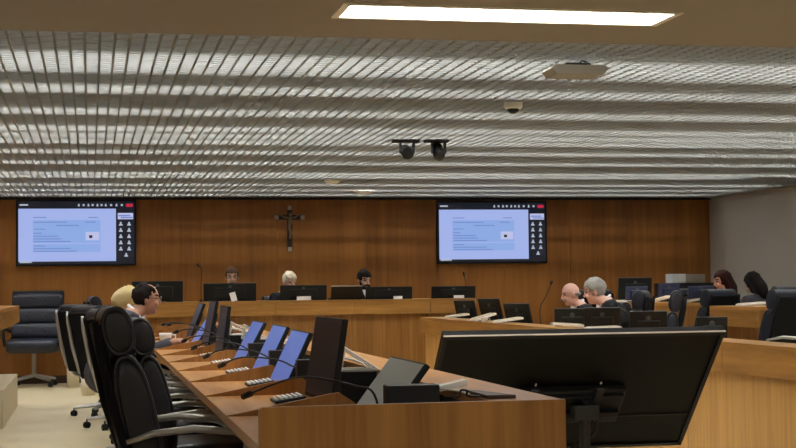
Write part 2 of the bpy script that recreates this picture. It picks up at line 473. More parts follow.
def chair(x, y, face_deg, label, group=None, z=0, leather=None, dark_rail=False, sc=1.0):
    # face_deg: 0 faces +Y (the back wall), -90 faces +X
    if first[0]: o = proto; first[0] = False
    else: o = copy_tree(proto)
    place(o, (x, y, z), R(face_deg), label, group); o.scale = (sc,)*3
    if True:
        for k in kids(o):
            if k.name.split('.')[0] == 'back_rail':
                k.material_slots[0].link = 'OBJECT'; k.material_slots[0].material = SHELL if dark_rail else CHROME
    if leather:
        for k in kids(o):
            if k.name.split('.')[0] in ('seat', 'backrest', 'headrest'):
                k.material_slots[0].link = 'OBJECT'; k.material_slots[0].material = leather
    return o
def chair_back(px, Y, back_deg):      # seat position whose headrest shows at pixel column px
    hx, hy = atx(px, Y), Y
    a = R(back_deg)
    off = Vector((0, -.32)); 
    ox = off.x*math.cos(a)-off.y*math.sin(a); oy = off.x*math.sin(a)+off.y*math.cos(a)
    return hx-ox, hy-oy
GL = 'executive chairs along the long table'
def lchair(px, Y, deg, label, dk=False, sc=.94):
    x, y = chair_back(px, Y, deg)
    return chair(x, y, deg, label, GL, dark_rail=dk, sc=sc)
lchair(115, 5.95, -87, 'high-backed black leather chair in the foreground with its back to the camera', True, 1.0)
lchair(134, 7.2, -86, 'black leather chair tucked behind the foreground chair, second along the table', True)
lchair(120, 8.3, -86, 'black leather chair pushed in at the table, third from the camera', True)
lchair(114, 9.4, -86, 'black leather chair pushed in at the table, fourth from the camera', True)
lchair(101, 10.7, -72, 'black chair fifth from the camera along the left side of the table')
lchair(100, 12.1, -88, 'black chair the man in the dark suit sits on', True, .9)
lchair(86, 13.2, -62, 'black chair with curved side rails pulled out of the row, beyond the seated man')
lchair(76, 14.5, -54, 'black chair turned aside, left end of the row beside the cream bins')
lchair(95, 15.9, -85, 'black chair with rimmed headrest, farthest along the table', True, 1.0)

# low tufted armchair by the back wall
t = thing('lounge_chair', 'wide tufted black leather swivel chair alone by the wood wall at left', 'chair', (atx(34, 19.4), 19.4, 0), R(174)); t.scale = (1.09,)*3
MB().pad(.29, .27, .085, 7, 3.5, Matrix.Translation((0, .02, .47))).build('seat', LEATHER_B, t, True)
for k in range(3):
    M_ = Matrix.Translation((0, -.2-.045*k, .63+.175*k)) @ Matrix.Rotation(R(12), 4, 'X')
    cu = MB().pad(.29, .06, .092, 6, 3.2, M_).build('back_cushion', LEATHER_B, t, True)
    if k < 2 or True:
        for s in (-.11, .11): MB().ball((s, .058, 0), (.014, .008, .014), M_, 8, 6).build('button', MATTE, cu, True)
MB().box(-.3, .3, -.075, -.045, -.27, .32, Matrix.Translation((0, -.245, .8)) @ Matrix.Rotation(R(12), 4, 'X'), bev=.02).build('back_shell', PLASTIC, t)
for s in (-1, 1):
    MB().tube([(s*.31, -.24, .63), (s*.33, -.1, .66), (s*.33, .12, .65), (s*.32, .18, .6), (s*.3, .18, .47)], .018).build('armrest', PLASTIC, t, True)
MB().lathe([(.026, .12), (.026, .4)], 12).build('gas_column', CHROME, t)
sb = MB()
for k in range(4):
    a = PI/4 + PI/2*k
    sb.tube([(0, 0, .13), (.3*math.cos(a), .3*math.sin(a), .08)], [.022, .014])
sb.build('star_base', CHROME, t)
for k in range(4):
    a = PI/4 + PI/2*k
    MB().lathe([(.022, -.025), (.03, -.02), (.03, .02), (.022, .025)], 12, Matrix.Translation((.3*math.cos(a), .3*math.sin(a), .031)) @ Matrix.Rotation(PI/2, 4, 'X')).tube([(.3*math.cos(a), .3*math.sin(a), .03), (.3*math.cos(a), .3*math.sin(a), .08)], .008).build('caster', PLASTIC, t)

# ------------------------------------------------------------------ the long table at left
ZT = .74
Y0 = 5.45; DY = 1.03; NS = 10
YP = 4.42                                   # near end panel
pl, pr = at(258, 405, YP), at(563, 402, YP)
X0, X1 = pl.x, pr.x
ZS = (pl.z+pr.z)/2                          # raised rear shelf
XW0, XW1 = .86, 1.19                        # well between work surface and shelf
tb = thing('conference_table', 'long wooden table with low dividers between work places, running towards the wood wall', 'table', (0, 0, 0))
YE = Y0+DY*NS
MB().box(X0, XW0, YP, YE, ZT-.035, ZT).build('work_surface', W_TOP, tb)
MB().box(XW1, X1, YP, YE, ZS-.025, ZS).build('rear_top', W_TOP, tb)
MB().box(X1-.03, X1-.005, YP, YE, .0, ZS-.026).build('rear_panel', W_DESK, tb)
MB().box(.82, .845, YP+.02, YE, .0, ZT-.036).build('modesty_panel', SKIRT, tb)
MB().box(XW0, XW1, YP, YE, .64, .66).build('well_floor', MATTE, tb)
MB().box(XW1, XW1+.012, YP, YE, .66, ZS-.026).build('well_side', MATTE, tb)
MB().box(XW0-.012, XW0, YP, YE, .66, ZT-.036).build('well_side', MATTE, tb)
MB().prism([(X0, 0), (X1, 0), (X1, ZS+.002), (X0+.01, ZS+.002), (X0, ZS-.006)], 'y', YP-.025, YP-.001).build('end_panel', W_DESK, tb)
for k in range(0, NS+1):
    y = Y0+DY*k
    MB().prism([(X0, ZT-.03), (.95, ZT-.03), (.95, .775), (.89, .815), (.86, .813), (X0+.03, ZT+.008), (X0, ZT+.004)], 'y', y-.02, y).build('divider', W_DESK, tb)

# desk monitors of the long table
def monitor(name, w, h, screen, back_mark=True, neck=.12, cas=None):
    """screen faces local -Y, hinge line at the bottom edge"""
    t = thing(name, 'x', 'monitor')
    MB().box(-w/2, w/2, 0, .022, 0, h, bev=.005).build('casing', cas or MONBACK, t)
    MB().box(-w/2+.008, w/2-.008, -.0015, .001, .014, h-.008).build('screen', screen, t)
    MB().box(-w*.3, w*.3, .02, .04, h*.2, h*.75, bev=.008).build('rear_cover', cas or MONBACK, t)
    if neck: MB().box(-.035, .035, .022, .036, -neck, h*.3).build('stand_neck', PLASTIC, t)
    if back_mark:
        e = MB(); M_ = Matrix.Translation((0, .041, h*.8))
        e.ring([(.017*math.cos(a*PI/8), .0, .017*math.sin(a*PI/8)) for a in range(16)], .003, 5, M_)
        e.box(-.004, .004, -.001, .002, -.012, .014, M_); e.box(-.01, .01, -.001, .002, -.004, .002, M_)
        e.box(-.015, .015, -.001, .002, -.04, -.033, M_)
        for v in e.bm.verts: v.co.y = .0225 + (v.co.y-.041)*.5
        e.build('emblem', M_EMB, t)
    return t
M_EMB = mat('emblem_grey', (92, 98, 97), .5)
GM = 'monitors of the long table'
ml = [  # station, X of top edge, tilt, z of top edge, screen, yaw, y offset, label
    (0, 1.09, 37, .945, SCREEN_REFL, 0, .75, 'grey-looking switched-off monitor lying back at the near end of the long table'),
    (1, .935, 9, 1.08, SCREEN, 2, .5, 'large upright dark monitor second from the near end of the long table'),
    (2, .965, 25, 1.0, SCREEN_L, 0, .52, 'blue-lit reclined monitor just beyond the large upright dark monitor'),
    (3, 1.0, 26, 1.0, SCREEN_L, 0, .55, 'blue-lit reclined monitor in the middle of three in a row'),
    (4, 1.0, 28, 1.0, SCREEN_L, 0, .58, 'blue-lit reclined monitor farthest of three in a row'),
    (5, .88, 8, 1.085, SCREEN_P, 0, .55, 'slate upright monitor nearer of the pair in front of the seated man'),
    (6, .885, 11, 1.11, SCREEN_P, 0, .55, 'slate upright monitor farther of the pair in front of the seated man'),
    (7, .96, 33, 1.0, SCREEN_L, 0, .5, 'small blue-lit reclined monitor right in front of the seated man'),
    (8, .95, 22, 1.075, SCREEN_P, 0, .6, 'narrow dark monitor beyond the seated man, farthest on the long table'),
]
MW, MH = .58, .33
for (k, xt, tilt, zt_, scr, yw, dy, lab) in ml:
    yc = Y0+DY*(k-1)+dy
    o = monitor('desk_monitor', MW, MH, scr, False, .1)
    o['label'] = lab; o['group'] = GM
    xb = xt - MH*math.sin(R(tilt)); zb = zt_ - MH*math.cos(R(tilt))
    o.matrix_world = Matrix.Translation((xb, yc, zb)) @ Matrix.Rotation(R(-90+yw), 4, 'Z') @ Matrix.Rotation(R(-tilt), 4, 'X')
# housings in the wells (black boxes beside every monitor)
GH_ = 'monitor housings of the long table'
for k in range(9):
    y = Y0+DY*(k-1)
    up = k in (1, 5, 6)
    xa = .925 if k == 0 else .885
    wid = .17 if k == 0 else .15
    t = thing('monitor_housing', ['black box with white edge beside the grey reclined monitor', 'black housing with white triangular bracket behind the large upright monitor',
        'black box at the corner of the nearest blue monitor', 'black box at the corner of the middle blue monitor', 'black box at the corner of the farthest of three blue monitors',
        'black housing with white bracket behind the nearer slate monitor', 'black housing with white bracket behind the farther slate monitor',
        'black box beside the small blue monitor', 'black box beside the farthest narrow monitor'][k], 'monitor housing', (0, y, 0), 0, GH_)
    ya, yb = (.28, .36) if k == 0 else (.05, .12)
    if up: ya, yb, xa, wid = .8, .98, 1.035, .15
    ztop = .885 if not up else .845
    MB().box(xa, xa+wid, ya, yb, .661, ztop, bev=.004).build('box', MATTE, t)
    if up:
        q = MB(); T = [(xa, ya+.02, .85), (xa+.16, ya+.02, .85), (xa+.015, ya+.02, .945)]
        for i in range(3): q.tube([T[i], T[(i+1) % 3]], .006, 6)
        T2 = [Vector(p)+Vector((0, .14, 0)) for p in T]
        for i in range(3): q.tube([T2[i], T2[(i+1) % 3]], .005, 6)
        q.tube([T[2], T2[2]], .006, 6); q.tube([T[1], T2[1]], .006, 6)
        q.build('bracket', WHITE, t)
        MB().tube([(xa+.01, ya+.07, .9), (xa+.06, ya+.07, .892), (xa+.1, ya+.07, .875), (xa+.12, ya+.07, .85)], .005, 8).build('cable', WHITE, t, True)
        MB().ball((xa+.03, ya+.1, .9), (.014, .02, .01)).build('plug', WHITE, t, True)

# voting keypads
def keypad(label, group):
    t = thing('keypad', label, 'keypad', (0, 0, 0), 0, group)
    MB().box(-.062, .062, -.09, .09, 0, .012, bev=.004).build('base', PLASTIC, t)
    q = MB()
    for i in range(6):
        q.box(-.055+.019*i, -.055+.019*i+.010, -.078, .078, .012, .018)
    q.build('keys', WHITE, t)
    return t
for k in range(1, 9):
    o = keypad('white-striped keypad on the long table, ' + ['nearest the camera', 'second from the camera', 'third from the camera', 'fourth from the camera', 'fifth from the camera', 'third from the far end', 'second from the far end', 'at the far end'][k-1], 'keypads of the long table')
    o.location = (.775, Y0+DY*(k-1)+.56, ZT+.011); o.rotation_euler = (0, R(-8), 0)

# gooseneck microphones
def spline(pts, n=6):
    P_ = [Vector(p) for p in pts]; out = []
    for i in range(len(P_)-1):
        p0, p1, p2, p3 = P_[max(i-1, 0)], P_[i], P_[i+1], P_[min(i+2, len(P_)-1)]
        for j in range(n):
            t = j/n
            out.append(.5*((2*p1)+(p2-p0)*t+(2*p0-5*p1+4*p2-p3)*t*t+(3*p1-p0-3*p2+p3)*t**3))
    out.append(P_[-1]); return out
def mic(base, pts, label, group, hl=.055):
    base = Vector(base)
    t = thing('gooseneck_microphone', label, 'microphone', base, 0, group)
    MB().lathe([(.03, 0), (.03, .008), (.014, .014), (.01, .03)], 14).build('base', PLASTIC, t)
    pp = spline([Vector((0, 0, .028))] + [Vector(p)-base for p in pts], 7)
    MB().tube(pp, .0043, 6).build('gooseneck', PLASTIC, t, True)
    d = (pp[-1]-pp[-2]).normalized()
    MB().tube([pp[-1]-d*.004, pp[-1]+d*.006, pp[-1]+d*hl, pp[-1]+d*(hl+.006)], [.008, .0125, .0125, .007], 10).build('capsule', MATTE, t, True)
    return t
GMIC = 'microphones of the long table'
mlab = ['drooping black gooseneck microphone nearest the camera on the long table', 'black gooseneck microphone before the nearest blue monitor',
        'black gooseneck microphone before the middle blue monitor', 'black gooseneck microphone before the farthest of three blue monitors', 'black gooseneck microphone before the nearer slate monitor',
        'black gooseneck microphone before the farther slate monitor', 'black gooseneck microphone stretched towards the seated man', 'black gooseneck microphone beyond the seated man at the table end']
for k in range(8):
    if k == 0:
        pts = [at(374, 394, 4.97), at(355, 386, 5.1), at(330, 380, 5.3), at(300, 377, 5.5), at(272, 385, 5.7), at(252, 393, 5.8)]
    else:
        dy = DY*(k-1)*.96
        pts = [at(298, 372, 6.66), at(290, 365, 6.75), at(276, 359.5, 6.9), at(250, 357, 7.1), at(235, 359, 7.2), at(225, 363.5, 7.28)]
        pts = [p+Vector((.0, dy, [0, 0, .0, .01, .02, .05, .08, .06][k]*(i/5))) for i, p in enumerate(pts)]
    mic((pts[0].x+.03, pts[0].y-.02, .661), pts, mlab[k], GMIC)

# cup and saucer in front of the man
cY = 13.0
c = at(165.5, 342, cY)
t = thing('coffee_cup', 'white cup on a white saucer beside the seated man', 'cup', (c.x, cY, ZT+.002))
MB().lathe([(.05, 0), (.072, .012), (.068, .012), (.04, .006)], 22).build('saucer', CUPMAT, t, True)
MB().lathe([(.03, .008), (.04, .012), (.052, .06), (.054, .085), (.05, .085), (.046, .04), (.02, .02)], 22).build('cup_body', CUPMAT, t, True)
MB().tube([(.05, 0, .07), (.085, 0, .066), (.085, 0, .035), (.045, 0, .025)], .006, 8).build('handle', CUPMAT, t, True)

# things at the near right of the table
c = at(452, 389, 4.85)
t = thing('power_adapter', 'slim white adapter bar propped up behind the near end panel', 'adapter', (c.x, 4.85, ZS+.001))
Mx = Matrix.Translation((0, 0, .022)) @ Matrix.Rotation(R(-12), 4, 'Y')
MB().box(-.05, .05, -.025, .025, -.01, .01, Mx, bev=.004).build('body', WHITE, t)
MB().tube(spline([Vector((-.045, 0, .012)), Vector((-.06, -.03, .014)), Vector((-.02, -.08, .012)), Vector((.01, -.14, .005)), Vector((.012, -.18, .005))]), .0035, 6).build('cable', WHITE, t, True)
c = at(462, 400, 4.6)
tag(MB().tube(spline([(c.x-.06, 4.58, ZS+.005), (c.x-.015, 4.58, ZS+.006), (c.x-.008, 4.58, ZS+.024), (c.x+.012, 4.58, ZS+.022), (c.x+.012, 4.58, ZS+.007), (c.x+.05, 4.56, ZS+.005)]), .0035, 6).build('black_cable', PLASTIC, None, True), 'thin black cable looping up on the table near the white adapter', 'cable')
tag(MB().prism([(XW1+.01, 4.5), (XW1+.1, 4.5), (XW1+.04, 4.74), (XW1+.01, 4.78)], 'z', ZS+.001, ZS+.012).build('document_folder', SKIRT), 'flat dark brown folder lying on the near end of the table', 'folder')
o = tag(MB().box(-.1, .1, -.14, .14, 0, .006).build('paper_sheet', PAPER), 'white paper lying flat on the far right half of the long table', 'paper'); o.location = (1.3, 9.9, ZS+.001)

# ------------------------------------------------------------------ president's bench at the back
ZD = 1.05
bx0, bx1 = atx(118, 17.5), atx(476, 17.5)
db = thing('bench_desk', 'raised wooden bench desk across the back below the wall televisions', 'desk', (0, 0, 0))
MB().box(bx0, bx1, 17.5, 18.25, ZD-.03, ZD).build('bench_top', W_BAND, db)
seams = [bx0, atx(195, 17.5), atx(275, 17.5), atx(352, 17.5), atx(430, 17.5), bx1]
for i in range(5):
    MB().box(seams[i]+.003, seams[i+1]-.003, 17.5, 17.53, ZD-.17, ZD-.031).build('fascia_panel', W_BAND, db)
    MB().box(seams[i]+.002, seams[i+1]-.002, 17.58, 17.61, 0, ZD-.032).build('front_panel', W_DESK, db)
MB().box(bx0, bx1, 17.611, 18.2, .72, .75).build('inner_shelf', W_TOP, db)
MB().box(bx0, bx0+.03, 17.612, 18.25, 0, ZD-.032).build('end_panel', W_DESK, db)
MB().box(bx1-.03, bx1, 17.612, 18.25, 0, ZD-.032).build('end_panel', W_DESK, db)
struct(MB().box(bx0-.02, bx1+.02, 18.26, YB-.012, 0, .1).build('trim_3', CREAMPAINT))
GD = 'monitors on the back bench'
dm = [(157.5, 281, .59, 'black monitor at the left end of the back bench behind the man in profile'),
      (230, 283, .62, 'black monitor in front of the man with glasses'),
      (303.5, 285, .56, 'black monitor in front of the white-haired person'),
      (389, 286.5, .57, 'black monitor in front of the bearded man'),
      (453.5, 286, .55, 'black monitor at the right end of the back bench below the right television')]
for (px, py, w, lab) in dm:
    o = monitor('bench_monitor', w, .26, SCREEN, True, .0)
    z1 = zat(px, py, 17.75)
    o['label'] = lab; o['group'] = GD
    o.matrix_world = Matrix.Translation((atx(px, 17.75), 17.78, ZD+.001)) @ Matrix.Rotation(PI, 4, 'Z') @ Matrix.Rotation(R(-6), 4, 'X') @ Matrix.Diagonal((1, 1, (z1-ZD)/.26, 1))
    o.scale = (1, 1, (z1-ZD)/.26)
    MB().box(-.1, .1, -.05, .08, .0, .012, bev=.003).build('stand_base', PLASTIC, o)
t = thing('laptop', 'low black laptop with pale top edge left of the bearded man', 'laptop', (atx(347, 17.75), 17.8, ZD+.001))
MB().box(-.19, .19, -.0, .26, 0, .018, bev=.004).build('keyboard_base', PLASTIC, t)
ld = MB().box(-.19, .19, -.008, .004, 0, .15, Matrix.Translation((0, 0, .018)) @ Matrix.Rotation(R(20), 4, 'X')).build('lid', MATTE, t)
MB().box(-.19, .19, -.009, .005, .15, .158, Matrix.Translation((0, 0, .018)) @ Matrix.Rotation(R(20), 4, 'X')).build('lid_edge', SILVER, t)
def slip(px, py0, py1, w, lean, lab, Y=17.68):
    a = at(px, py1, Y)
    o = MB().box(-w/2, w/2, -.001, .001, 0, (py1-py0)*Y/1500, Matrix.Rotation(R(-12), 4, 'X') @ Matrix.Rotation(R(lean), 4, 'Y')).build('paper_slip', PAPER)
    o.location = (a.x, Y, ZD+.003)
    return tag(o, lab, 'paper', 'white slips on the back bench')
slip(153, 287, 302, .085, -4, 'white paper slip leaning on the monitor behind the man in profile')
slip(234.5, 293, 302, .07, -14, 'tilted white paper slip on the monitor of the man with glasses')
slip(304, 296.5, 300.5, .17, 0, 'low white paper before the monitor of the white-haired person')
slip(398, 298, 301, .11, 0, 'low white paper before the monitor of the bearded man')
slip(459, 297.5, 300.5, .13, 0, 'low white paper before the monitor at the right end of the bench')
mic((atx(201, 17.66), 17.66, ZD), [at(201, 285, 17.66), at(201.5, 270, 17.66), at(199, 266, 17.66)], 'tall thin microphone standing on the back bench left of the man with glasses', 'microphones of the bench', .03)
mic((atx(466, 18.1), 18.1, ZD), [at(466, 285, 18.1), at(465, 279, 18.1), at(464.3, 276, 18.1)], 'thin microphone rising behind the monitor under the right television', 'microphones of the bench', .05)

# left bench end (raised counter) with its platform
t = thing('side_counter', 'wooden counter end jutting in at the left edge of the photo', 'counter', (0, 0, 0))
MB().box(XL+.02, -.72, 10.5, 16.0, 1.02, 1.05).build('counter_top', W_TOP, t)
MB().box(-.75, -.72, 10.5, 16.0, .88, 1.019).build('fascia_panel', W_BAND, t)
MB().box(XL+.02, -.751, 15.97, 16.0, .88, 1.019).build('fascia_panel', W_BAND, t)
MB().box(-1.4, -1.37, 10.5, 15.9, .34, 1.019).build('support_panel', W_DESK, t)
struct(MB().box(XL, -.75, 13.6, 16.2, 0, .335, bev=.004).build('trim_4', CREAMPAINT))
struct(MB().box(XL, -1.3, 9.5, 13.599, 0, .335).build('trim_5', CREAMPAINT))
# cream bins
for j, (px, Y, r_, h_) in enumerate([(73, 19.1, .085, .34), (88.5, 17.6, .09, .2)]):
    t = thing('waste_bin', ['tall cream waste bin on the floor against the wood wall', 'short cream waste bin behind the row of chairs'][j], 'bin', (atx(px, Y), Y, 0))
    MB().lathe([(r_*.82, 0), (r_, h_), (r_*.95, h_), (r_*.78, .02)], 22).build('bucket', BEIGE, t, True)
    MB().ring([(r_*math.cos(a*PI/12), r_*math.sin(a*PI/12), h_) for a in range(24)], .006).build('rim', WHITE, t, True)

# ------------------------------------------------------------------ right leg bench (first row)
RX = 3.68; ZR = .85
rb = thing('bench_desk', 'wooden bench desk along the right of the aisle with overhanging fascia', 'desk', (0, 0, 0))
ya, yb = 6.4, 16.7
MB().box(RX, RX+.26, ya, yb, ZR-.03, ZR).build('bench_top', W_BAND, rb)
MB().box(RX+.26, RX+.85, ya, yb, .70, .73).build('work_surface', W_TOP, rb)
MB().box(RX+.235, RX+.26, ya, yb, .73, ZR-.031).build('inner_panel', W_DESK, rb)
k = yb; i = 0
while k > ya+.2:
    k2 = max(ya, k-1.04)
    MB().box(RX, RX+.03, k2+.003, k-.003, ZR-.175, ZR-.031).build('fascia_panel', W_BAND, rb); k = k2
ys = [ya, 9.05, 11.1, 13.2, 15.3, yb]
for i in range(len(ys)-1):
    MB().box(RX+.05, RX+.08, ys[i]+.004, ys[i+1]-.004, 0, ZR-.032).build('front_panel', W_RIGHT, rb)
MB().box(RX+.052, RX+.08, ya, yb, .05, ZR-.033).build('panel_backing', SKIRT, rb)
MB().box(RX+.081, RX+.85, yb-.03, yb, 0, .699).build('end_panel', W_DESK, rb)
MB().box(RX+.3, RX+.33, ya, yb-.04, .1, .699).build('modesty_panel', W_DESK, rb)
GR = 'monitors on the right bench'
# px centre, py top, Y, width, yaw (deg, back normal from -X towards camera), tilt, label
rm = [(470, 300, 16.0, .30, 58, 16, 'black monitor at the far end of the right bench, first from the back bench'),
      (496, 298, 14.9, .29, 58, 18, 'black monitor second from the far end of the right bench'),
      (522.5, 303, 13.75, .31, 56, 17, 'black monitor third on the right bench, left of the curved microphone'),
      (572, 308, 12.2, .30, 20, 12, 'grey-black monitor in front of the bald man'),
      (602, 307, 11.6, .29, 20, 14, 'grey-black monitor in front of the grey-haired man'),
      (647, 310.5, 10.7, .28, 16, 14, 'grey-black monitor between two empty rimmed headrests'),
      (710, 316.5, 10.0, .22, 12, 8, 'grey monitor below the wide dark blue headrest')]
for (px, py, Y, w, yaw, tilt, lab) in rm:
    z1 = zat(px, py, Y); zb = .735
    h = (z1-zb)/math.cos(R(tilt))
    o = monitor('bench_monitor', w, max(h, .2), SCREEN, True, 0)
    o['label'] = lab; o['group'] = GR
    bx = atx(px, Y)
    # back (+Y local) turned to the camera; yaw swings it towards the aisle
    o.matrix_world = Matrix.Translation((bx, Y, zb)) @ Matrix.Rotation(PI-R(yaw), 4, 'Z') @ Matrix.Rotation(R(-tilt), 4, 'X')
    MB().box(-.08, .08, -.06, .06, -.004, .008, Matrix.Rotation(R(tilt), 4, 'X'), bev=.002).build('stand_base', PLASTIC, o)
GT = 'white keyboards on the right bench'
def keyboard(px, py, Y, L_, ang, pit, lab, grp, roll=0, zr=None):
    c = at(px, py, Y)
    if zr is None: zr = ZR
    c.z = zr + .013 + L_/2*math.sin(R(abs(pit)))
    t = thing('keyboard', lab, 'keyboard', c, 0, grp)
    M_ = Matrix.Rotation(R(ang), 4, 'Z') @ Matrix.Rotation(R(-pit), 4, 'Y') @ Matrix.Rotation(R(roll), 4, 'X')
    MB().box(-L_/2, L_/2, -.07, .07, -.012, .008, M_, bev=.004).build('body', WHITE, t)
    q = MB()
    for r_ in range(4):
        for c_ in range(12):
            q.box(-L_*.46+c_*L_*.077, -L_*.46+c_*L_*.077+L_*.06, -.06+r_*.03, -.037+r_*.03, .008, .013, M_)
    q.build('keys', BEIGE, t)
    return t
keyboard(457, 313.5, 15.9, .24, 8, 7, 'white keyboard at the far end of the right bench', GT)
keyboard(483, 314.5, 14.4, .24, 12, 14, 'white keyboard tilted up, second on the right bench', GT)
keyboard(508, 318.5, 13.5, .26, 5, 7, 'white keyboard lying third on the right bench', GT)
keyboard(567, 322.5, 11.8, .26, -8, -4, 'white keyboard before the bald man', GT)
keyboard(603, 324, 11.0, .26, 0, 1, 'white keyboard before the grey-haired man', GT)
keyboard(646, 329.5, 9.9, .27, 0, 1, 'white keyboard before the monitor between empty headrests', GT)
c = at(484.5, 318.2, 13.9)
t = thing('coffee_cup', 'small white cup on the right bench beside the tilted keyboard', 'cup', (c.x, 13.9, ZR+.001))
MB().lathe([(.028, 0), (.036, .03), (.038, .05), (.034, .05), (.02, .01)], 16).build('cup_body', CUPMAT, t, True)
MB().tube([(.036, 0, .04), (.055, 0, .035), (.05, 0, .018), (.032, 0, .012)], .005, 6).build('handle', CUPMAT, t, True)
mY = 14.0
mic((atx(541, mY), mY, .73), [at(540, 309, mY), at(545, 298, mY), at(549.5, 288, mY), at(551, 284, mY)], 'curved black gooseneck microphone left of the bald man', 'microphones of the right bench', .03)

# ------------------------------------------------------------------ second row on the right
def desk2(name, label, x, y0, y1, z):
    t = thing(name, label, 'desk', (0, 0, 0))
    MB().box(x, x+.7, y0, y1, z-.03, z).build('desk_top', W_TOP, t)
    MB().box(x, x+.03, y0, y1, z-.11, z-.031).build('fascia_panel', W_BAND, t)
    MB().box(x+.0, x+.03, y0, y1, z-.19, z-.112).build('fascia_panel', W_BAND, t)
    MB().box(x+.031, x+.65, y1-.03, y1, 0, z-.031).build('end_panel', W_DESK, t)
    MB().box(x+.031, x+.65, y0, y0+.03, 0, z-.031).build('end_panel', W_DESK, t)
    return t
desk2('bench_desk', 'far wooden desk of the second row behind the two grey men', 6.15, 15.35, 17.3, .985)
desk2('bench_desk', 'near wooden desk of the second row below the right grey wall', 5.98, 12.85, 13.9, .975)
GC1 = 'chairs of the first row at right'
def rchair(px, Y, deg, lab, grp, z=0, leather=LEATHER_B):
    x, y = chair_back(px, Y, deg)
    return chair(x, y, deg, lab, grp, z, leather, True)
rchair(641, 13.1, 62, 'dark blue chair right of the grey-haired man, its rimmed headrest in profile', GC1)
rchair(675, 12.35, 68, 'dark blue chair with upright oval headrest between two monitors', GC1)
rchair(718, 14.5, 30, 'dark blue chair with wide rolled headrest right of the oval headrest, behind the grey monitor', GC1, 0)
rchair(788, 12.45, 24, 'large dark blue chair cut off by the right edge of the photo', GC1, 0)
t = thing('visitor_chair', 'low black chair with pale metal arms at the right edge of the photo', 'chair', (atx(806, 10.9), 10.9, 0), R(22))
MB().pad(.24, .23, .04, 6, 3, Matrix.Translation((0, .0, .46))).build('seat', SHELL, t, True)
MB().pad(.235, .025, .25, 5, 5, Matrix.Translation((0, -.26, .79)) @ Matrix.Rotation(R(10), 4, 'X')).build('backrest', SHELL, t, True)
for s_ in (-1, 1):
    MB().tube([(s_*.2, -.29, .70), (s_*.27, -.26, .765), (s_*.275, 0, .775), (s_*.27, .16, .75), (s_*.25, .17, .46)], .013).build('armrest', CHROME, t, True)
    for q in (-.2, .2): MB().tube([(s_*.21, q, .45), (s_*.24, q*1.15, .0)], .013).build('leg', CHROME, t, True)
GC2 = 'chairs of the second row at right'
rchair(594, 18.5, 20, 'black chair behind the two grey men near the wood wall', GC2, 0, LEATHER)
rchair(680, 17.2, 30, 'dark chair in the second row below the beige box', GC2, 0)
# large black screens / monitors of the second row
def smon(px, py, Y, w, h, lab, scr=SCREEN, yaw=0, zb=None, mark=True, cas=None):
    c = at(px, py, Y)
    o = monitor('desk_monitor', w, h, scr, mark, 0, cas)
    o['label'] = lab
    o.matrix_world = Matrix.Translation((c.x, Y, c.z-h)) @ Matrix.Rotation(PI-R(yaw), 4, 'Z') @ Matrix.Rotation(R(-5), 4, 'X')
    if zb is not None and c.z-h > zb:
        MB().box(-.03, .03, .012, .026, zb-(c.z-h)+.005, .05).build('stand_neck', PLASTIC, o)
        MB().box(-.09, .09, -.06, .08, zb-(c.z-h)+.001, zb-(c.z-h)+.01).build('stand_base', PLASTIC, o)
    return o
smon(634, 277.5, 17.15, .42, .28, 'large black screen in the second row near the wood wall', zb=.985)
smon(636, 286.5, 16.75, .27, .16, 'small dark monitor with blue reflection tint in front of the large black screen', zb=.985, cas=BLUE_REFL)
smon(668, 283.5, 16.7, .26, .2, 'monitor with blue reflection tint left of the beige box in the second row', SCREEN, zb=.985, cas=BLUE_REFL)
smon(700, 286, 15.6, .3, .17, 'monitor with blue reflection tint in front of the dark-red-haired woman', zb=.985, cas=BLUE_REFL)
GK2 = 'white keyboards of the second row'
keyboard(628, 300.8, 17.0, .3, 3, 0, 'white keyboard behind the grey-haired man on the second row desk', GK2, zr=.985)
keyboard(660, 298.5, 16.2, .26, 10, 12, 'white keyboard tilted up on the second row desk', GK2, zr=.985)
keyboard(690, 301, 15.6, .2, 8, 8, 'small white keyboard left of the wide rolled headrest', GK2, zr=.985)
keyboard(752, 300.5, 13.5, .28, 3, 3, 'long white keyboard on the near second row desk', GK2, zr=.975)
c0, c1 = at(673, 283, 18.2), at(705, 274, 18.2)
t = thing('side_cabinet', 'dark low cabinet carrying the beige box near the wall corner', 'cabinet', (0, 0, 0))
MB().box(c0.x-.1, c1.x+.15, 18.0, 18.6, 0, c0.z).build('body', PLASTIC, t)
MB().box(c0.x-.08, c0.x+.26, 17.985, 17.999, .2, c0.z-.03).build('door', MATTE, t)
MB().box(c0.x+.27, c1.x+.13, 17.985, 17.999, .2, c0.z-.03).build('door', MATTE, t)
t = thing('storage_box', 'pale beige box with a greyer end standing near the wall corner', 'box', ((c0.x+c1.x)/2, 18.2, c0.z+.001))
w = c1.x-c0.x
MB().box(-w/2, -w*.1, 0, .25, 0, .115, bev=.004).build('pale_half', PAPER, t)
MB().box(-w*.1, w/2, 0, .25, 0, .11, bev=.004).build('grey_half', SILVER, t)

# ------------------------------------------------------------------ floor display on a stand
tl, tr = at(443, 334.5, 7.45), at(725, 331.5, 7.45)
W_ = tr.x-tl.x; zc = (tl.z+tr.z)/2
t = thing('floor_display', 'large black display seen from behind, tilted up on a floor stand in the aisle', 'television', ((tl.x+tr.x)/2, 7.45, 0))
ang = 44.5; HH = .925
ML = Matrix.Translation((0, 0, zc)) @ Matrix.Rotation(R(ang), 4, 'X')   # local z down the panel = -z
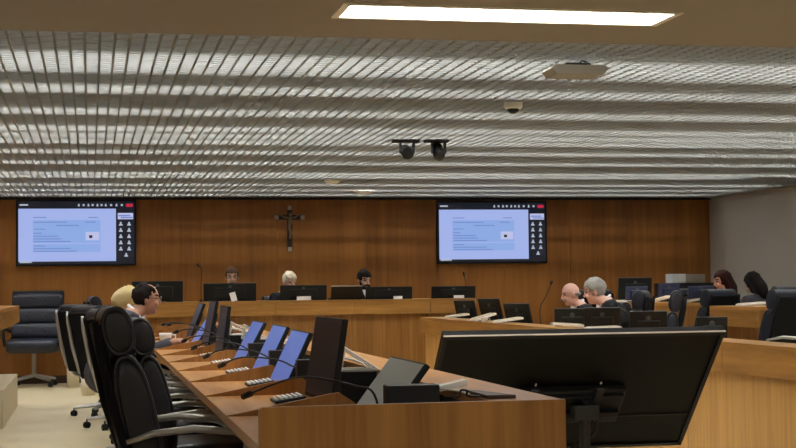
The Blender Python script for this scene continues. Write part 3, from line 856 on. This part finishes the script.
# panel: x width, thickness along local y, height from 0 down to -HH ; rear faces the camera (-Y)
Pn = MB().box(-W_/2, W_/2, .0, .035, -HH, 0, ML, bev=.004).build('panel', TVBACK, t)
MB().box(-W_/2+.01, W_/2-.01, .0352, .037, -HH+.012, -.012, ML).build('screen', SCREEN, Pn)
fr = MB(); e = .022
fr.box(-W_/2, W_/2, -.012, .002, -e, 0, ML); fr.box(-W_/2, W_/2, -.012, .002, -HH, -HH+e, ML)
fr.box(-W_/2, -W_/2+e, -.012, .002, -HH, 0, ML); fr.box(W_/2-e, W_/2, -.012, .002, -HH, 0, ML)
fr.build('rear_frame', PLASTIC, t)
MB().box(-W_/2+.02, W_/2-.02, -.006, .003, -HH*.71-.012, -HH*.71, ML).build('lower_seam', MATTE, t)
MB().box(-W_/2, W_/2, -.013, -.004, .0005, .005, ML).build('top_edge', SILVER, t)
hb = MB().box(-.3, .3, -.06, -.0125, -HH*.70, -HH*.42, ML, bev=.01).build('electronics_cover', MATTE, t)
rl = MB(); rl.box(-.34, .28, -.085, -.06, -HH*.48, -HH*.44, ML); rl.box(-.34, .28, -.085, -.06, -HH*.62, -HH*.58, ML); rl.build('mount_rail', PLASTIC, t)
for s in (-.23, .13):
    MB().box(s-.02, s+.02, -.1, -.085, -HH*.68, -HH*.36, ML).build('mount_arm', MATTE, t)
    MB().ball((s, -.075, -HH*.335), (.006, .006, .012), ML, 8, 6).build('bolt', CHROME, t, True)
pm = ML @ Vector((.07, -.1, -HH*.52))
MB().tube([(pm.x, pm.y, .0), (pm.x, pm.y, pm.z)], .03, 12).build('stand_column', MATTE, t)
MB().box(pm.x-.07, pm.x+.07, pm.y-.05, pm.y+.08, pm.z-.06, pm.z+.02, bev=.01).build('tilt_head', MATTE, t)
bs = MB(); bs.box(pm.x-.35, pm.x+.35, pm.y-.03, pm.y+.03, .03, .06); bs.box(pm.x-.03, pm.x+.03, pm.y-.3, pm.y+.3, .03, .06)
for (a, b_) in ((-.33, 0), (.33, 0), (0, -.28), (0, .28)): bs.lathe([(.025, 0), (.025, .03)], 10, Matrix.Translation((pm.x+a, pm.y+b_, 0)))
bs.build('stand_base', MATTE, t)
for j in range(3):
    a = [ML @ Vector(v) for v in ((.05+.02*j, -.09, -HH*.46), (.1+.02*j, -.12, -HH*.55), (.09+.03*j, -.13, -HH*.72), (.05-.02*j, -.13, -HH*.9))]
    a.append(Vector((pm.x+.02+.02*j, pm.y-.02, .3)))
    MB().tube(spline(a), .007, 6).build('cable', PLASTIC, t, True)

# ------------------------------------------------------------------ people
SKIN_L = mat('skin_light', (214, 172, 150), .55, 0, .3, .06, 40)
SKIN_P = mat('skin_pink', (222, 178, 162), .55, 0, .3, .06, 40)
SKIN_T = mat('skin_tan', (176, 132, 108), .55, 0, .3, .06, 40)
EYE = mat('eye_dark', (28, 20, 16), .3)
LIP = mat('lip', (150, 88, 76), .5)
GLASS_F = mat('glasses_frame', (90, 84, 76), .3, .5)

def bake_remesh(o, voxel, smooth_it=3):
    m = o.modifiers.new('r', 'REMESH'); m.mode = 'VOXEL'; m.voxel_size = voxel
    if smooth_it:
        s_ = o.modifiers.new('s', 'SMOOTH'); s_.iterations = smooth_it; s_.factor = .5
    dg = bpy.context.evaluated_depsgraph_get(); dg.update()
    me = bpy.data.meshes.new_from_object(o.evaluated_get(dg))
    o.modifiers.clear(); old = o.data; o.data = me; bpy.data.meshes.remove(old)
    for p in me.polygons: p.use_smooth = True
    return o
def limb(mb, pts, rs, seg=12, n=5):
    P_ = [Vector(p) for p in pts]
    for i in range(len(P_)):
        mb.ball(P_[i], rs[i], None, seg, 8)
    for i in range(len(P_)-1):
        mb.tube([P_[i].lerp(P_[i+1], j/n) for j in range(n+1)], [rs[i]+(rs[i+1]-rs[i])*j/n for j in range(n+1)], seg)
def two_bone(a, c, l1, l2, pole):
    d = c-a; L_ = min(d.length, (l1+l2)*.995); d = d.normalized()
    k = (l1*l1-l2*l2+L_*L_)/(2*L_); h = math.sqrt(max(l1*l1-k*k, 0))
    p = pole-d*pole.dot(d); p = p.normalized()
    return a+d*k+p*h, a+d*L_
def person(loc, face, label, skin, hairmat, suit, lean=8, head_pitch=10, head_yaw=0, hands=None, shirt=True, hair='short', beard=None, glasses=False, seat=.47, tie=False, scale=1.0, neck_pitch=None, hair2=None):
    """seated figure facing local +Y; loc = hips on the seat"""
    V = Vector
    Ml = Matrix.Rotation(R(-lean), 4, 'X')
    def up(x, y, z): return Ml @ V((x, y, z))           # torso frame
    hip = V((0, 0, .1))
    sh = {s: hip + up(s*.175, 0, .43) for s in (-1, 1)}
    nb = hip + up(0, .0, .49)
    npitch = lean*.9 if neck_pitch is None else neck_pitch
    hc = nb + Matrix.Rotation(R(-npitch), 4, 'X') @ V((0, .02, .152))
    Mhd = Matrix.Translation(hc) @ Matrix.Rotation(R(head_yaw), 4, 'Z') @ Matrix.Rotation(R(-head_pitch), 4, 'X')
    if hands is None: hands = {-1: (-.16, .42, .27), 1: (.16, .42, .27)}
    b = MB()
    # torso
    limb(b, [hip+up(0, 0, 0), hip+up(0, 0, .18), hip+up(0, .01, .34)], [.12, .115, .12])
    limb(b, [hip+up(-.08, 0, .02), hip+up(.08, 0, .02)], [.105, .105])
    limb(b, [hip+up(-.07, .01, .3), hip+up(.07, .01, .3)], [.115, .115])
    limb(b, [sh[-1], nb, sh[1]], [.058, .06, .058])
    limb(b, [nb-V((0, 0, .02)), hc-V((0, .01, .05))], [.058, .054])
    # head
    b.ball((0, -.008, .025), (.074, .092, .092), Mhd, 20, 14); b.ball((0, .012, -.04), (.06, .07, .075), Mhd, 18, 12)
    b.ball((0, .055, -.085), (.03, .026, .024), Mhd)
    limb_pts = [Mhd @ V((0, .088, .012)), Mhd @ V((0, .101, -.022))]
    limb(b, limb_pts, [.008, .012], 8)
    for s in (-1, 1):
        b.ball((s*.073, -.008, -.005), (.012, .02, .032), Mhd, 10, 8)
        b.ball((s*.034, .072, -.03), (.022, .018, .018), Mhd, 10, 8)
    b.ball((0, .074, .036), (.05, .012, .010), Mhd, 12, 8)
    b.ball((0, .078, -.056), (.024, .010, .010), Mhd, 10, 6)
    arms = {}
    for s in (-1, 1):
        el, wr = two_bone(sh[s], V(hands[s]), .29, .25, V((s*.5, -.5, -.9)))
        arms[s] = (el, wr)
        limb(b, [sh[s], el, wr], [.05, .04, .028])
        d = (wr-el).normalized()
        flat = V((d.x, d.y, d.z*.3)).normalized()
        side = flat.cross(V((0, 0, 1))).normalized()
        pc = wr+flat*.05
        limb(b, [wr, pc, pc+flat*.035], [.026, .028, .026]); limb(b, [pc-side*.025+flat*.03, pc+side*.025+flat*.03], [.015, .015])
        for q, (o_, l_) in enumerate(((-.03, .055), (-.01, .07), (.01, .075), (.03, .065))):
            p0 = pc+flat*.045+side*(o_*s*-1); p1 = p0+flat*l_*.55+V((0, 0, -.004)); p2 = p1+flat*l_*.35+V((0, 0, -.018))
            limb(b, [p0, p1, p2], [.0095, .0088, .0078], 8, 3)
        p0 = pc-flat*.01+side*(-s*-.026)*-1
        inner = side if side.x*s < 0 else -side
        p0 = pc-flat*.012+inner*.02; p1 = p0+inner*.03+flat*.03; p2 = p1+flat*.03+inner*.004
        limb(b, [p0, p1, p2], [.014, .0105, .009], 8, 3)
    # legs
    legs = {}
    for s in (-1, 1):
        h0 = V((s*.09, .0, .085)); kn = V((s*.12, .42, .09)); an = V((s*.12, .40, .09-seat+.045)); ft = V((s*.13, .55, .035-seat))
        if seat < .1: an = kn
        legs[s] = (h0, kn, an, ft)
        limb(b, [h0, kn, an], [.082, .056, .042]); limb(b, [an, ft], [.036, .03])
    body = b.build('person', skin)
    bake_remesh(body, .0085, 2)
    tag(body, label, 'person')
    me = body.data
    me.materials.clear(); me.materials.append(skin); me.materials.append(EYE); me.materials.append(LIP); me.materials.append(hair2 or hairmat)
    inv = Mhd.inverted()
    for p in me.polygons:
        c_ = inv @ p.center
        if c_.y > .045:
            for s in (-1, 1):
                if ((c_.x-s*.031)/.014)**2+((c_.z-.012)/.0075)**2 < 1: p.material_index = 1
                if abs(c_.x-s*.032) < .02 and abs(c_.z-.036) < .006: p.material_index = 3
            if abs(c_.x) < .026 and abs(c_.z+.057) < .007: p.material_index = 2
    # jacket
    j = MB()
    limb(j, [hip+up(0, 0, 0), hip+up(0, 0, .18), hip+up(0, .01, .34)], [.15, .143, .145])
    limb(j, [hip+up(-.1, 0, .0), hip+up(.1, 0, .0)], [.125, .125]); limb(j, [hip+up(-.09, .01, .3), hip+up(.09, .01, .3)], [.137, .137])
    limb(j, [sh[-1]+up(-.0, 0, -.01), nb-up(0, .0, .035), sh[1]+up(.0, 0, -.01)], [.078, .078, .078])
    for s in (-1, 1):
        el, wr = arms[s]
        limb(j, [sh[s], el, wr-(wr-el).normalized()*.015], [.074, .06, .044])
    jk = j.build('jacket', suit, body); bake_remesh(jk, .012, 3); jk.data.materials.clear(); jk.data.materials.append(suit)
    tr_ = MB()
    for s in (-1, 1):
        h0, kn, an, ft = legs[s]
        limb(tr_, [h0, kn, an+V((0, 0, .03))], [.098, .072, .058])
    limb(tr_, [hip+V((-.08, 0, -.01)), hip+V((.08, 0, -.01))], [.12, .12])
    tk = tr_.build('trousers', SUIT, body); bake_remesh(tk, .014, 2); tk.data.materials.clear(); tk.data.materials.append(SUIT)
    sh_ = MB()
    for s in (-1, 1): limb(sh_, [legs[s][2]+V((0, -.03, -.02)), legs[s][3]+V((0, .02, 0))], [.045, .04])
    sk = sh_.build('shoes', MATTE, body, True)
    if shirt:
        c_ = MB(); nd = (hc-nb).normalized(); u = nd.orthogonal().normalized(); w_ = nd.cross(u)
        base = nb+nd*.02+V((0, .004, 0))
        rr = []
        c_.ring([base+(u*math.cos(a*PI/10)+w_*math.sin(a*PI/10))*.064 for a in range(20)], .013, 8)
        # shirt front wedge
        f0 = hip+up(0, .155, .40); 
        c_.tube([base+up(0, .055, 0), hip+up(0, .14, .38), hip+up(0, .158, .26)], [.034, .028, .008], 10)
        c_.build('shirt', SHIRT, body, True)
        if tie: MB().tube([base+up(0, .085, -.01), hip+up(0, .168, .36), hip+up(0, .172, .22)], [.012, .014, .016], 8).build('tie', ROBE, body, True)
    # hair
    if hair != 'bald':
        hb_ = bmesh.new()
        bmesh.ops.create_uvsphere(hb_, u_segments=32, v_segments=24, radius=1)
        for v in hb_.verts:
            v.co = V((v.co.x*.083, v.co.y*.103-.012, v.co.z*.1+.03))
        from mathutils import noise as NZ
        def keep(c):
            c = c + NZ.noise_vector(c*45)*.009
            if hair == 'receding': lim = .062 if c.y > .03 else (.03 if c.y > -.0 else -.07)
            else: lim = .058 if c.y > .045 else (.0 if c.y > .015 else -.065)
            if hair == 'long' : lim = .05 if c.y > .045 else -.09
            return c.z > lim
        bmesh.ops.delete(hb_, geom=[f_ for f_ in hb_.faces if not keep(f_.calc_center_median())], context='FACES')
        if hair == 'receding':
            bmesh.ops.delete(hb_, geom=[f_ for f_ in hb_.faces if f_.calc_center_median().y > -.005 and f_.calc_center_median().z > .03 and abs(f_.calc_center_median().x) < .052], context='FACES')
        rnd = random.Random(5)
        for v in hb_.verts: v.co *= 1 + .10*NZ.noise(v.co*28) + .05*NZ.noise(v.co*70) + rnd.uniform(-.012, .02)
        if hair == 'long':
            for v in hb_.verts:
                if v.co.z < -.03: v.co.z -= .0; 
        hm = MB(); hm.bm.free(); hm.bm = hb_
        bmesh.ops.solidify(hb_, geom=hb_.faces[:], thickness=.012)
        if hair == 'long':
            limb(hm, [(0, -.055, 0), (0, -.075, -.1), (0, -.08, -.2)], [.07, .075, .05])
            for s in (-1, 1): limb(hm, [(s*.06, -.02, .02), (s*.068, -.02, -.09), (s*.06, -.03, -.19)], [.03, .032, .02])
        for v in hb_.verts: v.co = Mhd @ v.co
        ho = hm.build('hair', hairmat, body, True)
        if hair == 'long':
            bake_remesh(ho, .009, 4); ho.data.materials.clear(); ho.data.materials.append(hairmat)
    else:
        hm = MB()
        for s in (-1, 1):
            limb(hm, [Mhd @ V((s*.066, -.03, .0)), Mhd @ V((s*.052, -.068, -.008)), Mhd @ V((s*.018, -.088, -.012))], [.010, .018, .02])
        hm.build('hair', hairmat, body, True)
    if beard:
        bb = MB()
        if beard == 'full':
            limb(bb, [Mhd @ V((-.062, .02, -.035)), Mhd @ V((-.05, .055, -.075)), Mhd @ V((0, .074, -.098)), Mhd @ V((.05, .055, -.075)), Mhd @ V((.062, .02, -.035))], [.014, .022, .026, .022, .014])
        limb(bb, [Mhd @ V((-.032, .08, -.052)), Mhd @ V((0, .092, -.042)), Mhd @ V((.032, .08, -.052))], [.007, .010, .007])
        bb.build('beard' if beard == 'full' else 'moustache', hairmat, body, True)
    if glasses:
        gl = MB()
        for s in (-1, 1):
            gl.ring([Mhd @ V((s*.034+.024*math.cos(a*PI/8), .102, .01+.018*math.sin(a*PI/8))) for a in range(16)], .0028, 5)
            gl.tube([Mhd @ V((s*.058, .1, .014)), Mhd @ V((s*.078, .03, .014)), Mhd @ V((s*.078, -.01, .01))], .0028, 5)
        gl.tube([Mhd @ V((-.01, .104, .014)), Mhd @ V((.01, .104, .014))], .0028, 5)
        gl.build('glasses', GLASS_F, body)
    body.location = loc; body.rotation_euler = (0, 0, R(face)); body.scale = (scale,)*3
    return body, hc
def seat_person(px, py, Y, face, **kw):
    """put the head centre on a pixel; the chair height follows from it"""
    zseat = kw.pop('zseat')
    o, hc = person((0, 0, 0), face, **kw)
    c_ = at(px, py, Y)
    off = (Matrix.Rotation(R(face), 3, 'Z') @ hc)*kw.get('scale', 1)
    o.location = (c_.x-off.x, c_.y-off.y, c_.z-off.z)
    print('SEAT', o.name, round(o.location.z, 3), [round(v, 2) for v in o.location])
    return o
seat_person(147, 299.5, 12.1, -88, zseat=.42, scale=1.06, label='man in a dark suit in profile at the long table, receding dark hair and glasses', skin=SKIN_T, hairmat=HAIR_BLACK, suit=SUIT_MID, lean=25, head_pitch=4, neck_pitch=40, head_yaw=0,
            hands={-1: (-.06, .5, .32), 1: (.16, .46, .32)}, hair='receding', glasses=True)
p1 = seat_person(232, 277, 18.75, 178, zseat=.72, label='man with glasses and brown hair behind the second monitor of the back bench', skin=SKIN_L, hairmat=HAIR_BROWN, suit=SUIT, lean=4, head_pitch=8, glasses=True)
p2 = seat_person(289.5, 281.5, 18.75, 195, zseat=.72, label='white-haired person looking down behind the back bench', skin=SKIN_P, hairmat=HAIR_WHITE, suit=SUIT, lean=12, head_pitch=20, head_yaw=8)
p3 = seat_person(364, 279.5, 18.75, 205, zseat=.72, label='bearded dark-haired man in white collar behind the back bench', skin=SKIN_L, hairmat=HAIR_BLACK, suit=SUIT, lean=8, head_pitch=20, beard='full')
pb = seat_person(570.5, 294.5, 14.0, 88, zseat=.45, scale=.94, label='bald man with moustache and black robe at the right bench', skin=SKIN_P, hairmat=HAIR_GREY, suit=ROBE, lean=20, head_pitch=12, neck_pitch=34, hair='bald', beard='moustache',
            hands={-1: (-.12, .46, .22), 1: (.1, .5, .24)})
seat_person(594.5, 291.5, 13.05, 68, zseat=.45, label='grey-haired man in dark suit facing left beside the bald man', skin=SKIN_P, hairmat=HAIR_GREY, suit=ROBE, lean=26, head_pitch=14, neck_pitch=42, hair='short')
p4 = seat_person(722.5, 281, 15.9, 84, zseat=.6, label='woman with long dark red hair in the second row by the grey wall', skin=SKIN_L, hairmat=HAIR_RED, suit=BLOUSE, lean=10, head_pitch=14, hair='long', shirt=False)
p5 = seat_person(753, 283.5, 14.9, 20, zseat=.6, label='person with black hair bending forward, seen from behind by the grey wall', skin=SKIN_L, hairmat=HAIR_BLACK, suit=BLOUSE, lean=22, head_pitch=30, hair='long', shirt=False)
# chairs behind the back bench
GB = 'chairs behind the back bench'
chair(atx(197, 18.75), 18.75, 120, 'black chair with rimmed headrest between the two left bench monitors', GB, .1, None, True)
def own_chair(p, face, lab, grp, z=0, sc=.9):
    a = R(face)
    chair(p.location.x-math.sin(a)*.06*-1*-1, p.location.y+math.cos(a)*.06, face, lab, grp, z, None, True, sc)
own_chair(pb, 88, 'low black chair the bald man sits on', GC1)
own_chair(p1, 178, 'black chair under the man with glasses behind the back bench', GB, .1, .92)
own_chair(p2, 195, 'black chair under the white-haired person behind the back bench', GB, .1, .88)
own_chair(p3, 205, 'black chair under the bearded man behind the back bench', GB, .1, .88)
own_chair(p4, 84, 'black chair under the woman with dark red hair', GC2, 0, .93)
own_chair(p5, 20, 'black chair under the black-haired person by the grey wall', GC2, 0, 1.02)
# cream cloth over a chair behind the man
def drape(name, m, px, py, Y, rx, ry, rz, lab, cat, rotx=0):
    c_ = at(px, py, Y)
    o = MB().pad(rx, ry, rz, 2.6, 2.4, Matrix.Rotation(R(rotx), 4, 'Y')).build(name, m, None, True)
    rnd = random.Random(3)
    for v in o.data.vertices: v.co += Vector((rnd.uniform(-1, 1), rnd.uniform(-1, 1), rnd.uniform(-1, 1)))*.006
    o.location = c_
    return tag(o, lab, cat)
drape('cloth_cover', CREAM, 125, 298, 14.4, .13, .16, .1, 'cream cloth cover on a chair back behind the man in profile', 'cloth', -35)

# ------------------------------------------------------------------ world, view
w = bpy.data.worlds.new('world'); S.world = w; w.use_nodes = True
w.node_tree.nodes['Background'].inputs[0].default_value = (.02, .02, .02, 1)
S.view_settings.view_transform = 'Standard'; S.view_settings.look = 'None'
S.view_settings.gamma = 1; S.view_settings.use_curve_mapping = False
S.view_settings.exposure = -0.24
